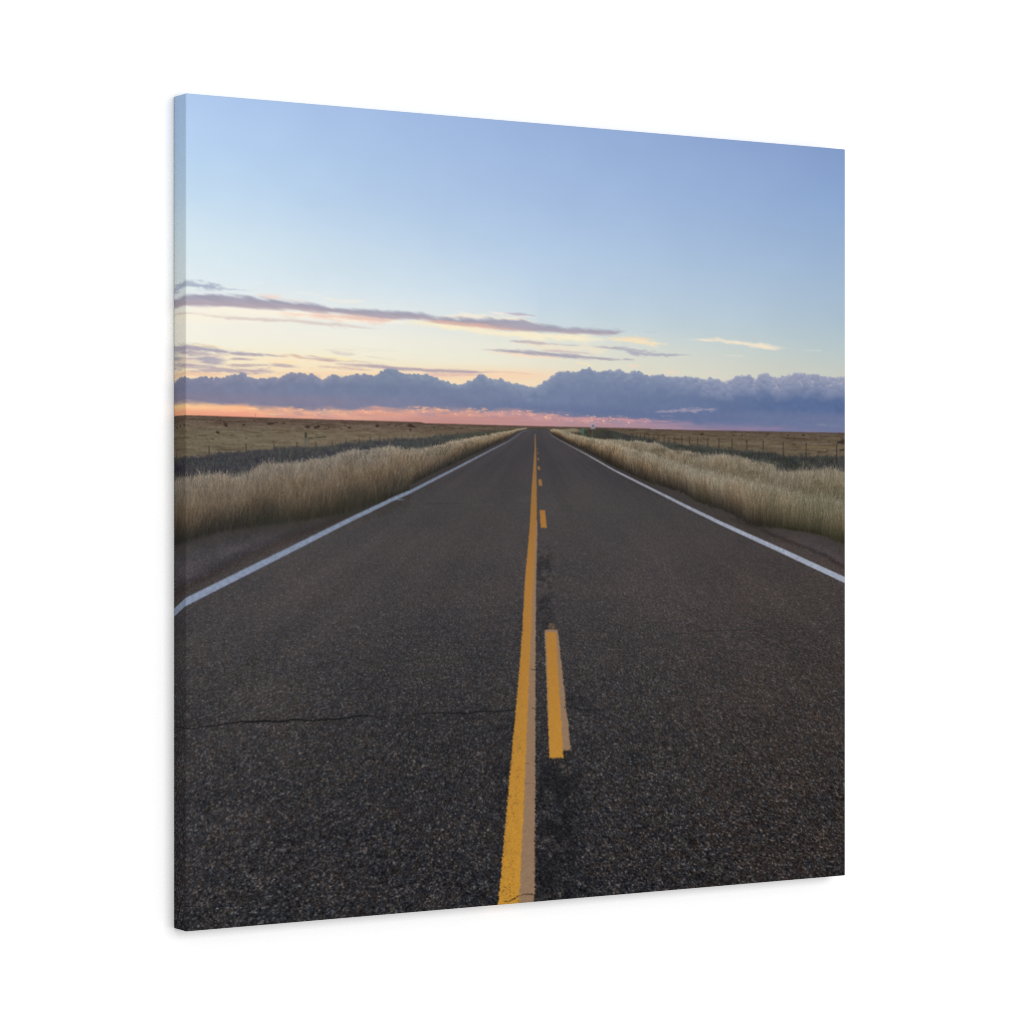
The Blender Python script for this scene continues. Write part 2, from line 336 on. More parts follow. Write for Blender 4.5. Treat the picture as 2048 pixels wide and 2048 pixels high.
field += (fbm(Aw / 9, Bw / 2.4, 94, 4, .6) * 12 + fbm(Aw / 1.8, Bw / 1.2, 95, 3, .6) * 7)[..., None]
lumf = field.mean(-1, keepdims=True); field = lumf + (field - lumf) * .86 + np.array([0, -1, 1], np.float32)
speck = sm(.34, .55, fbm(Aw / 4.5, Bw / 1.8, 96, 4, .55)) * sm(2, 10, y - yh)
field -= (speck * 20)[..., None]
lay(rs, cs, sm(-.8, .8, y - yh + .5 * fbm(Aw / 3, Bw * 0 + 2, 93, 3)).astype(np.float32), field)
hz = np.exp(-((y - yh - 1.2) / 1.6) ** 2)
lay(rs, cs, (hz * .55).astype(np.float32), (84, 66, 60))

def blob(x, y, w, h, col, al=.9, seed=5, rag=.55):
    rs, cs = window(x - 1.6 * w, x + 1.6 * w, y - 1.6 * h, y + 1.6 * h, 2)
    nz = fbm(A[cs][None, :] / max(1.2, w * .45), B[rs][:, None] / max(1, h * .5), seed, 4, .6)
    dy = (PY[rs, cs] - y) / h
    d = np.sqrt(((PX[cs][None, :] - x) / w) ** 2 + np.where(dy > 0, dy * 1.35, dy) ** 2)
    lay(rs, cs, (sm(0, .5, 1.08 - d + rag * nz) * al).astype(np.float32), col)

DK = (56, 46, 40)
q = 0
for f, lst in ((s5, [(370, 1255, 14, 13), (428, 1192, 14, 10), (432, 1205, 12, 8), (390, 1160, 9, 6), (415, 1170, 8, 6), (570, 1198, 15, 8), (650, 1168, 9, 6), (738, 1178, 9, 4), (775, 1188, 26, 10), (822, 1180, 12, 6), (875, 1187, 20, 4),
                      (1060, 1215, 20, 10), (1130, 1218, 22, 11), (1146, 1208, 12, 12), (1230, 1212, 9, 6), (1355, 1203, 9, 5), (1388, 1218, 13, 8), (1375, 1214, 6, 4), (1600, 1207, 17, 11), (1745, 1207, 9, 6), (1690, 1197, 12, 4), (1770, 1195, 20, 4),
                      (1855, 1203, 24, 15), (1875, 1210, 24, 8), (1858, 1238, 9, 9), (185, 1150, 9, 4), (230, 1150, 8, 3), (290, 1176, 12, 4), (52, 1212, 9, 15), (78, 1200, 8, 10), (110, 1196, 9, 12)]),
               (s6, [(265, 1218, 17, 6), (475, 1223, 11, 5), (1100, 1222, 40, 3), (1560, 1228, 40, 4), (1380, 1226, 26, 4), (1670, 1258, 9, 11)]),
               (s7, [(595, 1270, 13, 9), (845, 1282, 9, 4), (845, 1250, 14, 4), (1100, 1268, 16, 5), (1258, 1277, 11, 6), (1382, 1277, 12, 8), (1690, 1330, 40, 18), (1660, 1336, 22, 10), (1680, 1392, 24, 8), (905, 1278, 8, 6), (60, 1240, 30, 4), (230, 1234, 50, 4), (330, 1234, 40, 3)])):
    for p in lst:
        q += 1
        (x, yy, w, h), = f(p)
        blob(x, yy, w * 1.2, h * 1.25, (60, 49, 43) if p[3] < 7 else DK, .68 if p[3] < 5 else .95, 100 + q)
for f, lst in ((s5, [(290, 1235, 60, 7), (480, 1280, 40, 8), (690, 1330, 40, 7), (740, 1240, 150, 5), (1380, 1250, 50, 6), (380, 1370, 50, 7), (80, 1355, 40, 6), (1120, 1345, 60, 6)]), (s7, [(950, 1312, 70, 4), (1110, 1310, 40, 4), (1330, 1312, 40, 3), (330, 1270, 80, 4), (1560, 1360, 60, 4), (1400, 1395, 120, 5)])):
    for p in lst:
        q += 1
        (x, yy, w, h), = f(p)
        blob(x, yy, w, h, (78, 68, 56), .55, 100 + q, .9)
for p in [(1150, 1295, 60, 9), (1190, 1290, 26, 10), (1085, 1300, 22, 7)]:
    q += 1
    (x, yy, w, h), = s5(p); blob(x, yy, w, h, (70, 70, 56), .85, 100 + q, .8)
# pale wheat stripe far right
(x, yy, w, h), = s7((1500, 1372, 200, 14)); blob(x, yy, w, h, (122, 104, 72), .5, 99, .7)

# --- dark scrub bands behind the verge grass
def scrub(top, bot, stops, seed, rag=2.0):
    x0, x1 = min(p[0] for p in top), max(p[0] for p in top)
    rs, cs = window(x0, x1, min(p[1] for p in top) - 8, max(p[1] for p in bot) + 8, 0)
    yt = curve(top)[cs][None, :]; yb = curve(bot)[cs][None, :]
    Aw = A[cs][None, :]; Bw = B[rs][:, None]; y = PY[rs, cs]
    sc = np.clip((y - 845) / 80, .15, 1.6)
    nz = fbm(Aw / 4, Bw / 3, seed, 5, .6); leaf = fbm(Aw / 1.6, Bw / 2.0, seed + 1, 4, .65); big = fbm(Aw / 16, Bw / 7, seed + 2, 4)
    m = sm(-1.5, 2.5, y - yt + (nz * 9 + big * 5) * sc * rag * .5) * sm(-1.5, 1.5, yb - y)
    col = ramp(PX[cs], stops)[None] + (leaf * 24 * np.clip(sc, .4, 1) + big * 12)[..., None] + (big * 5)[..., None] * np.array([-.3, .8, -.9], np.float32)
    k = sm(10, 0, (y - yt) / sc)[..., None] * .35
    col = col * (1 - k) + np.array([84, 80, 78], np.float32) * k
    lay(rs, cs, m.astype(np.float32), col)
L_scrub_top = s5((-20, 1462), (30, 1452), (130, 1442), (250, 1430), (400, 1405), (600, 1395), (800, 1378), (1000, 1368), (1200, 1362), (1350, 1335), (1500, 1325), (1700, 1308), (1920, 1298)) + s6((0, 1298), (300, 1278), (480, 1260), (600, 1248), (750, 1236), (900, 1222), (960, 1218))
L_grass_top = s5((-20, 1652), (30, 1640), (120, 1605), (180, 1590), (250, 1582), (400, 1590), (560, 1592), (610, 1560), (660, 1530), (750, 1496), (900, 1475), (1050, 1472), (1250, 1445), (1350, 1400), (1500, 1378), (1700, 1368), (1800, 1375)) \
    + s6((60, 1392), (150, 1396), (300, 1352), (450, 1318), (600, 1293), (720, 1270), (850, 1246), (920, 1232), (975, 1224))
scrub(L_scrub_top, [(p[0], p[1] + 12) for p in L_grass_top], [(300, (50, 51, 56)), (420, (59, 60, 65)), (600, (62, 62, 66)), (760, (63, 64, 67)), (880, (62, 66, 64)), (960, (70, 70, 62)), (1060, (84, 76, 58))], 200)
R_scrub_top = k4((560, 668), (700, 655), (800, 645), (850, 612), (1000, 600), (1200, 606), (1500, 680), (1700, 722), (1932, 752)) + s7((250, 1325), (400, 1342), (600, 1360), (800, 1382), (950, 1396), (1100, 1402), (1250, 1430), (1400, 1432), (1550, 1436), (1690, 1442), (1780, 1450))
R_scrub_bot = k4((560, 680), (620, 690), (850, 735), (1050, 755), (1300, 775), (1500, 795), (1750, 810), (1932, 835)) + s7((250, 1360), (350, 1385), (550, 1440), (800, 1450), (900, 1470), (1100, 1510), (1180, 1570), (1300, 1575), (1450, 1560), (1690, 1575), (1780, 1580))
(x, yy, w, h), = k4((640, 625, 170, 34)); blob(x, yy, w, h, (132, 122, 100), .95, 97, .35)
scrub(R_scrub_top, R_scrub_bot, [(1130, (74, 66, 52)), (1180, (62, 60, 52)), (1260, (58, 60, 58)), (1340, (58, 60, 60)), (1480, (54, 57, 56)), (1600, (50, 52, 52)), (1730, (54, 54, 62))], 230)
for p in [(520, 1385, 60, 26), (420, 1365, 50, 14), (950, 1440, 60, 26), (1230, 1480, 70, 46), (1300, 1530, 80, 30), (1130, 1420, 60, 18), (1560, 1470, 60, 20)]:
    q += 1
    (x, yy, w, h), = s7(p); blob(x, yy, w, h, (46, 50, 44), .6, 100 + q, .8)

def stalks(top, bot, x0, x1, count, hk, cols, al, seed, u0=.15, u1=1.0):
    r = np.random.default_rng(seed)
    c0, c1 = np.searchsorted(PX, x0), np.searchsorted(PX, x1)
    ci = r.integers(max(0, c0), min(n, c1), count)
    yt, yb = curve(top)[ci], curve(bot)[ci]
    yr = yt + (yb - yt) * r.uniform(u0, u1, count); sc = np.clip((yr - 850) / 110, .06, 1.6)
    keep = fbm(A[ci] / 12, yr / 8, seed, 4, .6) > -.05
    if x0 > 1400: keep &= r.random(count) < np.clip((PX[ci] - x0) / 160, 0, 1)     # thicken gradually
    ci, yr, sc = ci[keep], yr[keep], sc[keep]
    h = hk * sc * r.uniform(.4, 1.2, len(ci)); f = np.linspace(0, 1, 30)[None, :]
    yy = yr[:, None] - h[:, None] * f; zc = zA[ci][:, None]
    lean = r.normal(.05, .22, len(ci))[:, None]
    cx = np.clip(np.round(ci[:, None] + lean * h[:, None] * f ** 1.6 * zc * N), 0, n - 1).astype(int)
    ry = np.clip(((.5 + (yy - 1024.8) * zc + MARG) * N).astype(int), 0, n - 1)
    col = np.asarray(cols, np.float32)[r.integers(0, len(cols), len(ci))][:, None, :] * r.normal(1, .1, (len(ci), 1, 1))
    a_ = (al * (.35 + .65 * f))[..., None]
    img[ry.ravel(), cx.ravel()] = (img[ry, cx] * (1 - a_) + col * a_).reshape(-1, 3)
stalks(L_scrub_top, L_grass_top, 300, 900, 5000, 20, [(84, 80, 76), (74, 76, 74), (96, 88, 78), (44, 46, 48)], .55, 611)
stalks(R_scrub_top, R_scrub_bot, 1250, 1740, 5000, 20, [(80, 78, 70), (66, 70, 64), (94, 86, 72), (38, 41, 40)], .55, 612)
# --- fence posts, marker and road signs
def post(x, y0, y1, w, col, al=.9):
    rs, cs = window(x - w, x + w, y0, y1, 1)
    m = sm(w / 2 + .5, w / 2 - .5, np.abs(PX[cs][None, :] - x)) * sm(-.6, .6, PY[rs, cs] - y0) * sm(-.6, .6, y1 - PY[rs, cs])
    lay(rs, cs, (m * al).astype(np.float32), col)
PL = (64, 56, 54)
for X, Y0, Y1, w in [(48, 1385, 1520, 1.7), (302, 1355, 1455, 2.4), (588, 1340, 1410, 2.2), (803, 1343, 1400, 2.2), (980, 1325, 1372, 2.0), (1127, 1325, 1370, 2.0), (1255, 1320, 1370, 1.9), (1360, 1308, 1352, 1.8),
                     (1460, 1297, 1346, 1.8), (1545, 1290, 1332, 1.6), (1618, 1283, 1325, 1.5), (1683, 1280, 1316, 1.4), (1740, 1282, 1308, 1.2), (1790, 1278, 1304, 1.2), (1840, 1276, 1302, 1.1), (1884, 1274, 1300, 1.0), (1925, 1272, 1298, 1.0)]:
    (x, y0), (_, y1) = s5((X, Y0), (X, Y1)); post(x, y0, y1, w, PL, .85)
PR = (58, 48, 44)
for X, Y0, Y1, w in [(60, 1262, 1296, 1.3), (90, 1265, 1305, 1.4), (120, 1266, 1306, 1.3), (150, 1268, 1310, 1.5), (185, 1272, 1312, 1.3), (222, 1272, 1318, 1.6), (262, 1280, 1322, 1.4), (303, 1282, 1328, 1.7), (340, 1290, 1336, 1.7), (383, 1290, 1340, 1.8), (440, 1282, 1348, 1.8),
                     (498, 1288, 1352, 2.0), (562, 1288, 1364, 1.8), (640, 1293, 1372, 1.9), (726, 1298, 1375, 2.1), (828, 1298, 1390, 2.1), (942, 1312, 1400, 2.1), (1068, 1318, 1395, 2.2), (1222, 1326, 1436, 2.0), (1400, 1333, 1450, 2.1), (1636, 1345, 1505, 2.3)]:
    (x, y0), (_, y1) = s7((X, Y0), (X, Y1)); post(x, y0, y1, w, PR, .8)
for X in range(20, 250, 13):
    (x, y0), (_, y1) = s7((X, 1262 + X * .12), (X, 1290 + X * .15)); post(x, y0, y1, .9, PR, .35)
(x, y0), (_, y1) = s5((1050, 1257), (1050, 1297)); post(x, y0, y1, 4.6, (54, 54, 46), .92)
(x, y0), (_, y1) = s5((1048, 1297), (1048, 1362)); post(x, y0, y1, 6.6, (92, 92, 84), .72)
(x, y0), (_, y1) = s5((660, 1106), (660, 1142)); post(x, y0, y1, 1.0, (150, 106, 90), .7)
# green marker plate and pale road sign on thin poles
(x, y0), (_, y1) = k4((815, 590), (815, 682)); post(x, y0, y1, 4.6, (56, 108, 98), .9)
(x, y0), (_, y1) = k4((815, 682), (815, 752)); post(x, y0, y1, 1.4, (88, 96, 86), .7)
(x, y0), (_, y1) = k4((973, 514), (973, 600)); post(x, y0 - .6, y1, 9.0, (160, 152, 166), .95)
(x, y0), (_, y1) = k4((975, 535), (975, 572)); post(x, y0, y1, 4.4, (106, 98, 114), .85)
(x, y0), (_, y1) = k4((958, 565), (958, 588)); post(x, y0, y1, 2.0, (96, 92, 100), .8)
(x, y0), (_, y1) = k4((992, 565), (992, 588)); post(x, y0, y1, 2.0, (96, 92, 100), .8)
(x, y0), (_, y1) = k4((966, 600), (966, 752)); post(x, y0, y1, 1.2, (98, 100, 94), .6)

# --- ground line where verge meets the road surface (one curve from left edge over the crest to the right edge)
verge = sA((-20, 755), (30, 745), (130, 722), (300, 665), (450, 630), (650, 600), (900, 575), (1100, 548), (1250, 522), (1350, 496), (1500, 455), (1700, 398), (1850, 335)) \
    + k3((0, 1475), (300, 1320), (700, 1130), (1000, 990), (1300, 850), (1450, 785), (1560, 715), (1650, 660), (1720, 622), (1800, 602), (1900, 592)) \
    + k4((0, 592), (120, 590), (240, 592), (300, 618), (330, 665), (450, 745), (600, 820), (900, 965), (1100, 1075), (1400, 1228), (1700, 1380), (1932, 1470)) \
    + k5((150, 1165), (330, 1225), (500, 1270), (700, 1400), (900, 1480), (1100, 1540), (1300, 1630), (1400, 1670)) + k6((0, 1440), (90, 1470), (200, 1500), (500, 1522), (850, 1572), (1000, 1590), (1150, 1655), (1355, 1745), (1450, 1790))
yV = curve(verge)

# --- verge grass: gradient body, then tens of thousands of drawn blades
def grass(top, base_y, stops_fn, x0, x1, nb, hk, seed, lean=.2, dark=0):
    yt_full = curve(top); near_ = np.clip(yt_full - 856, 0, 120)
    yt_full = yt_full + near_ * (.075 + .085 * fbm(A / 22, A * 0 + seed, seed + 21, 3) + .06 * fbm(A / 6, A * 0 + seed, seed + 22, 3))
    yt_full = yt_full.astype(np.float32)
    rs, cs = window(x0, x1, np.min(yt_full[(PX > x0) & (PX < x1)]) - 45, np.max(base_y[(PX > x0) & (PX < x1)]) + 6, 0)
    y = PY[rs, cs]; Aw = A[cs][None, :]; Bw = B[rs][:, None]
    yt = yt_full[cs][None, :]; yb = base_y[cs][None, :]
    sc = np.clip((y - 850) / 110, .05, 1.6)
    def colour(px, py, ytt, ybb, aa, bb):
        t = (py - ytt) / np.maximum(ybb - ytt, 2)
        lump = fbm(aa / 26, bb / 16, seed, 4, .55); lump2 = fbm(aa / 7, bb / 9, seed + 1, 3)
        gap = sm(.05, .5, fbm(aa / 10, bb / 6, seed + 9, 5, .6))[..., None] * .46
        base = stops_fn(px, np.clip(t + .22 * lump + .12 * lump2, 0, 1.02), t) * (1 + .09 * lump + .07 * lump2)[..., None] * .95
        lg = base.mean(-1, keepdims=True); base = lg + (base - lg) * 1.0
        return base * (1 - gap) + np.array([66, 60, 52], np.float32) * gap
    rough = fbm(Aw / 2.2, Bw * 0 + .5, seed + 2, 4, .65)
    big = fbm(Aw / 14, Bw * 0 + 3, seed + 3, 3)
    m = sm(-4, 5, (y - yt) / np.maximum(sc, .15) - 9 + rough * 10 + big * 7) * sm(-1, 1, yb + (16 if base_y is yV else 0) * np.clip(sc, .1, 1) - y)
    m *= (sm(x0 - 2, x0 + 6, PX[cs]) * sm(x1 + 2, x1 - 6, PX[cs]))[None, :] if x0 > 330 else 1.0
    body = colour(PX[cs][None, :] + 0 * y, y, yt, yb, Aw, Bw)
    vert = fbm(Aw / .9, Bw / 11, seed + 4, 3, .6)
    body = body * (1 + (.12 * vert * np.clip(sc * 1.4, .25, 1)))[..., None]
    lay(rs, cs, m.astype(np.float32), body)
    # blades
    r = np.random.default_rng(seed)
    ci = r.integers(cs.start, cs.stop, nb)
    ytb, ybb = yt_full[ci], base_y[ci]
    u = r.random(nb)
    yr = ytb + (ybb - ytb) * u
    s = np.clip((yr - 850) / 110, .04, 1.6)
    h = hk * s * r.uniform(.4, 1.2, nb) * np.where(r.random(nb) < .06, 1.35, 1)
    yr = np.maximum(yr, ytb + h * np.where(r.random(nb) < .12, r.uniform(.5, .8, nb), r.uniform(.78, 1.1, nb)))
    tt_ = (yr - ytb) / np.maximum(ybb - ytb, 2)
    thin = fbm(A[ci] / 8, yr / 6, seed + 23, 4, .6) + .5 * fbm(A[ci] / 2.2, yr / 9, seed + 24, 3)
    ok = (yr < ybb + 1) & (h > 1.2) & (thin > np.interp(tt_, [0, .3, .6], [.05, -.1, -.5]) - (yr < 880) * .5)
    ci, yr, h, ytb, ybb = ci[ok], yr[ok], h[ok], ytb[ok], ybb[ok]
    o = np.argsort(yr); ci, yr, h, ytb, ybb = ci[o], yr[o], h[o], ytb[o], ybb[o]
    K = len(ci); M = 40
    f = np.linspace(0, 1, M)[None, :]
    bend = r.normal(.35 * lean, lean, K)[:, None]
    yy = yr[:, None] - h[:, None] * f
    zc = zA[ci][:, None]
    col_px = (bend * h[:, None] * f ** 1.7) * zc * N / DX * 1.0
    cx = np.clip(np.round(ci[:, None] + col_px), 0, n - 1).astype(np.int64)
    bb = 0.5 + (yy - 1024.8) * zc
    ry = np.clip(((bb + MARG) * N).astype(np.int64), 0, n - 1)
    tone_at = lambda ref: colour(PX[ci], ref, ytb, ybb, A[ci], (0.5 + (ref - 1024.8) * zA[ci]) * 1000)
    cfoot, ctip = tone_at(yr), tone_at(yr - h * .85)
    tone = r.normal(1, .13, K)[:, None, None]
    grad = (.84 + .2 * f ** 1.3)[..., None]
    head = ((f > .72) * r.random((K, 1)) * .12)[..., None]
    v = (cfoot[:, None, :] * (1 - f[..., None]) + ctip[:, None, :] * f[..., None]) * tone * (grad + head)
    img[ry.ravel(), cx.ravel()] = v.reshape(-1, 3)

def g_stops(table, warmx):
    def fn(px, t, traw):
        base = ramp(t.ravel(), table).reshape(t.shape + (3,))
        return warmx(px, traw, base)
    return fn
LT = [(0, (132, 124, 113)), (.2, (127, 116, 103)), (.36, (118, 104, 87)), (.51, (101, 86, 69)), (.63, (78, 67, 55)), (.78, (57, 53, 47)), (1, (55, 53, 50))]
def lx(px, t, base):
    k = sm(700, 1000, px)[..., None]
    base = base * (1 - k * .0) + k * np.array([16, 12, 4], np.float32) * np.clip(1 - t * 1.4, 0, 1)[..., None]
    g = (sm(380, 640, px) * sm(860, 700, px) * sm(.66, .9, t))[..., None]
    return base * (1 - .6 * g) + np.array([60, 60, 48], np.float32) * .6 * g
grass(L_grass_top, yV, g_stops(LT, lx), 300, 1052, 60000, 34, 301)
# far cap of the left verge
(x, yy, w, h), = k3((1705, 612, 26, 16)); blob(x, yy, w, h, (140, 128, 104), .9, 401, .3)

R_back_top = k4((1000, 770), (1300, 778), (1500, 798), (1750, 812), (1932, 838)) + s7((60, 1330), (180, 1345), (350, 1385), (550, 1440), (650, 1432), (750, 1438), (900, 1458), (1100, 1505), (1180, 1572), (1300, 1572), (1450, 1552), (1600, 1556), (1690, 1572), (1780, 1575))
R_front_top = k4((250, 660), (300, 640), (350, 612), (450, 618), (560, 655), (700, 702), (900, 752), (1100, 804), (1300, 842), (1500, 895), (1700, 970), (1932, 1050)) + s7((100, 1425), (300, 1480), (500, 1535), (700, 1610), (900, 1650), (1100, 1690), (1300, 1730), (1500, 1790), (1690, 1810), (1780, 1815))
yRF = curve(R_front_top)
RB = [(0, (132, 123, 108)), (.25, (128, 115, 96)), (.55, (112, 101, 82)), (.8, (92, 84, 70)), (1, (100, 90, 76))]
def rbx(px, t, base):
    g = (sm(1520, 1660, px) * sm(.35, .8, t))[..., None]
    base = base * (1 - .45 * g) + np.array([70, 70, 48], np.float32) * .45 * g
    k = sm(1330, 1200, px)[..., None]
    return base + k * np.array([6, 6, 4], np.float32)
grass(R_back_top, yRF + 10, g_stops(RB, rbx), 1186, 1760, 60000, 30, 302)
for p in [(280, 1395, 70, 18), (420, 1400, 60, 26), (1000, 1570, 60, 18), (1500, 1650, 60, 22), (1650, 1690, 60, 24)]:
    q += 1
    (x, yy, w, h), = s7(p); blob(x, yy, w, h, (80, 72, 58), .45, 100 + q, 1.0)
stalks(R_back_top, R_back_top[:1] and [(p[0], p[1] + 46) for p in R_back_top], 1420, 1740, 2600, 34, [(74, 72, 58), (62, 62, 50), (146, 138, 120), (158, 150, 132)], .55, 613, .3)
RT = [(0, (142, 134, 118)), (.18, (143, 130, 110)), (.3, (140, 120, 96)), (.42, (122, 101, 78)), (.53, (92, 75, 57)), (.65, (63, 53, 43)), (.8, (49, 44, 38)), (1, (50, 46, 42))]
def rx(px, t, base):
    g = (sm(1480, 1600, px) * sm(.42, .68, t))[..., None]
    base = base * (1 - .7 * g) + (np.array([60, 59, 40], np.float32) + 0 * base) * .7 * g
    g2 = (np.exp(-((px - 1402) / 26) ** 2) * sm(.45, .7, t))[..., None]
    base = base * (1 - .6 * g2) + np.array([54, 54, 42], np.float32) * .6 * g2
    k = sm(1330, 1150, px)[..., None] * np.clip(1 - t * 1.6, 0, 1)[..., None]
    return base + k * np.array([6, 4, 0], np.float32)
grass(R_front_top, yV, g_stops(RT, rx), 1092, 1760, 70000, 36, 303)

# greener tufts and loose pale stalks close by on the right
stalks([(p[0], p[1] + 30) for p in R_front_top], verge, 1470, 1740, 5600, 40, [(62, 64, 44), (56, 58, 40), (72, 70, 48), (150, 142, 122)], .6, 614, .15, .9)
stalks([(p[0], p[1] + 12) for p in R_front_top], verge, 1150, 1740, 2400, 34, [(78, 64, 46), (64, 54, 42), (156, 144, 120)], .5, 615, .1, .8)
stalks([(p[0], p[1] + 12) for p in L_grass_top], verge, 300, 900, 3600, 34, [(78, 66, 54), (64, 58, 50), (142, 132, 118)], .5, 616, .1, .85)
# --- road surface
r0 = int((0.36 + MARG) * N)
rs = slice(r0, n); cs = ALLC
y = PY[rs, cs]; px = PX[None, :]; Aw = A[None, :]; Bw = B[rs][:, None]
dist = np.maximum(y - 850, 4)
lat = (px - 1072) / dist
road = ramp(y.ravel(), [(850, (74, 71, 74)), (880, (68, 65, 69)), (930, (66, 63, 66)), (1000, (69, 66, 67)), (1100, (69, 65, 66)), (1200, (66, 62, 63)), (1320, (59, 56, 57)), (1500, (51, 49, 50)), (1680, (46, 44, 46)), (1900, (41, 40, 42))]).reshape(y.shape + (3,))
lane = fbm(lat * 5, np.log(dist) * .8, 500, 4, .5)
road += (lane * 5)[..., None] * np.array([1.1, .9, .8], np.float32)
patch = fbm(Aw / 70, Bw / 30, 501, 4)
road += (patch * 4)[..., None] * np.array([1.2, .8, .5], np.float32)
rw = sm(1150, 1600, px) * sm(900, 1150, y)
road += rw[..., None] * np.array([0, -2, -4], np.float32)
lw = sm(900, 420, px) * sm(900, 1150, y)
road += lw[..., None] * np.array([4, 4, 4], np.float32)
# stone chips: a grain that grows towards the viewer of the picture
K1 = 330.0
gx = lat * K1; gy = np.log(dist) * K1
g1 = vnoise(gx, gy * 1.15, 510); g2 = vnoise(gx * .53 + 7, gy * .6, 511); g3 = vnoise(gx * 1.9, gy * 2.1, 512)
amp = np.interp(y, [900, 1000, 1150, 1350, 1550, 1800], [3, 10, 18, 25, 29, 31]).astype(np.float32)
grain = .62 * g1 + .32 * g2 + .46 * g3
road += ((amp * grain * 1.0) + (amp * 2.3 * np.clip(grain - .34, 0, 1)))[..., None] * np.array([1.04, 1.0, .95], np.float32)
tint = vnoise(gx * .3, gy * .3, 513) * amp * .09
road += tint[..., None] * np.array([1.2, .1, -1.0], np.float32)
# black binder blotches beside the centre line
bl = fbm(lat * 34, np.log(dist) * 26, 520, 5, .65)
zone = (sm(1068, 1078, px) * sm(1118, 1095, px) * sm(1060, 1130, y) * sm(1290, 1240, y) * .62
        + sm(1072, 1082, px) * sm(1190, 1120, px) * sm(1500, 1560, y) * sm(1880, 1790, y) * .85
        + sm(960, 1010, px) * sm(1052, 1036, px) * sm(1400, 1480, y) * .5
        + sm(1118, 1128, px) * sm(1185, 1150, px) * sm(1380, 1400, y) * sm(1420, 1405, y) * .7)
bl = np.where(y < 1400, .55 * fbm(lat * 46, np.log(dist) * 95, 522, 4, .6) + .5 * bl, bl)
bm = sm(-.22, .22, bl + .3 * fbm(gx * .12, gy * .12, 521, 3, .6) + .16 * grain) * np.clip(zone * 1.15, 0, 1)
bcol = np.array([23, 24, 28], np.float32) + (amp * .5 * np.clip(grain, -.3, 1))[..., None]
road = road * (1 - .62 * bm[..., None]) + bcol * .62 * bm[..., None]
# shoulders
def x2(pts): return np.interp(px, [p[0] for p in sorted(pts)], [p[1] for p in sorted(pts)])
white_L = [(322, 1228.3, 8.6)] + [(373.6, 1202.8, 8.6), (485, 1147, 7.8), (599, 1090.4, 6.4), (689, 1045, 5.2), (793, 995, 4.1), (820, 983.8, 3.6), (859, 963.8, 3.1), (910.6, 937.4, 2.5), (949.4, 917.2, 2.1), (988, 897.2, 1.7), (1019, 881.6, 1.4), (1033.5, 871.9, 1.2), (1046, 863.0, 1.0), (1060, 859.8, .6)]
white_R = [(1096, 862.5, .6), (1105, 872, 1.0), (1124.7, 883.5, 1.2), (1150.6, 897.1, 1.4), (1176.5, 910.9, 1.6), (1228, 940.4, 2.0), (1254, 953.5, 2.3), (1317.6, 985.2, 2.8), (1369, 1011.2, 3.4), (1447, 1049, 4.3), (1499, 1072.4, 4.9), (1576, 1107.3, 5.7), (1628, 1131.6, 6.2), (1690, 1160.2, 6.8), (1740, 1183, 7.2)]
wlc = np.interp(PX, [p[0] for p in white_L], [p[1] for p in white_L])[None, :]; wlh = np.interp(PX, [p[0] for p in white_L], [p[2] for p in white_L])[None, :]
wrc = np.interp(PX, [p[0] for p in white_R], [p[1] for p in white_R])[None, :]; wrh = np.interp(PX, [p[0] for p in white_R], [p[2] for p in white_R])[None, :]
wob = fbm(Aw / 30, Bw / 8, 530, 4)
shL = sm(0, 3, wlc - wlh - y) * sm(1060, 1040, px)
grL = x2([(322, 1190)] + sA((60, 1080), (130, 1045), (300, 960), (500, 845), (700, 760), (1000, 640), (1200, 565), (1350, 505), (1500, 460), (1700, 400)))
grav = fbm(Aw / 1.4, Bw / 1.1, 531, 3, .7)
road += (shL * sm(2, -4, y - grL))[..., None] * (np.array([1, 1, 3], np.float32) + (grav * 11 + wob * 8)[..., None])
road += (shL * sm(-3, 4, y - grL))[..., None] * (np.array([1, -1, -3], np.float32) + (grav * 4)[..., None])
gr = np.exp(-((y - grL + 4 * wob) / np.interp(PX, [322, 600, 800, 900], [16, 12, 6, 2])[None, :]) ** 2) * shL
road -= (gr * 13)[..., None]
shR = sm(0, 3, wrc - wrh - y) * sm(1090, 1110, px)
grR = x2([(1430, 1025)] + k6((0, 1440), (100, 1478), (300, 1545), (500, 1628), (700, 1712), (900, 1795), (1100, 1880), (1250, 1960), (1350, 2010), (1450, 2055)))
road += (shR * sm(2, -3, y - grR) * sm(1480, 1560, px))[..., None] * (np.array([6, 5, 7], np.float32) + (grav * 6)[..., None])
road += (shR * sm(-3, 4, y - grR))[..., None] * (np.array([0, -1, -2], np.float32) + (grav * 5)[..., None])
gr = np.exp(-((y - grR + 5 * wob) / 5.0) ** 2) * shR * sm(1440, 1500, px)
road -= (gr * 17)[..., None]
# cracks
def crack(pts, col=26, al=.9, seed=1):
    global road
    pts = sorted(pts)
    xs = [p[0] for p in pts]; yc = np.interp(px, xs, [p[1] for p in pts]); hw = np.interp(px, [xs[0] - 3] + xs + [xs[-1] + 3], [0] + [p[2] for p in pts] + [0])
    nz = fbm(Aw / 4, Bw * 0 + seed, 540 + seed, 4, .6) * 2.0
    m = (sm(1.2, .2, np.abs(y - yc + nz) / np.maximum(hw, .05)) * (hw > .05) * al)[..., None]
    road = road * (1 - m) + np.array([col, col, col + 2], np.float32) * m
crack(sD((-20, 268, 4), (30, 266, 4), (90, 258, 5), (205, 260, 6), (225, 246, 6), (290, 244, 6), (420, 226, 6), (560, 206, 7), (620, 208, 11), (720, 202, 11), (850, 205, 9), (950, 192, 9), (1100, 197, 8), (1280, 188, 7), (1400, 170, 7), (1510, 160, 6), (1600, 168, 4)), 22, .97, 1)
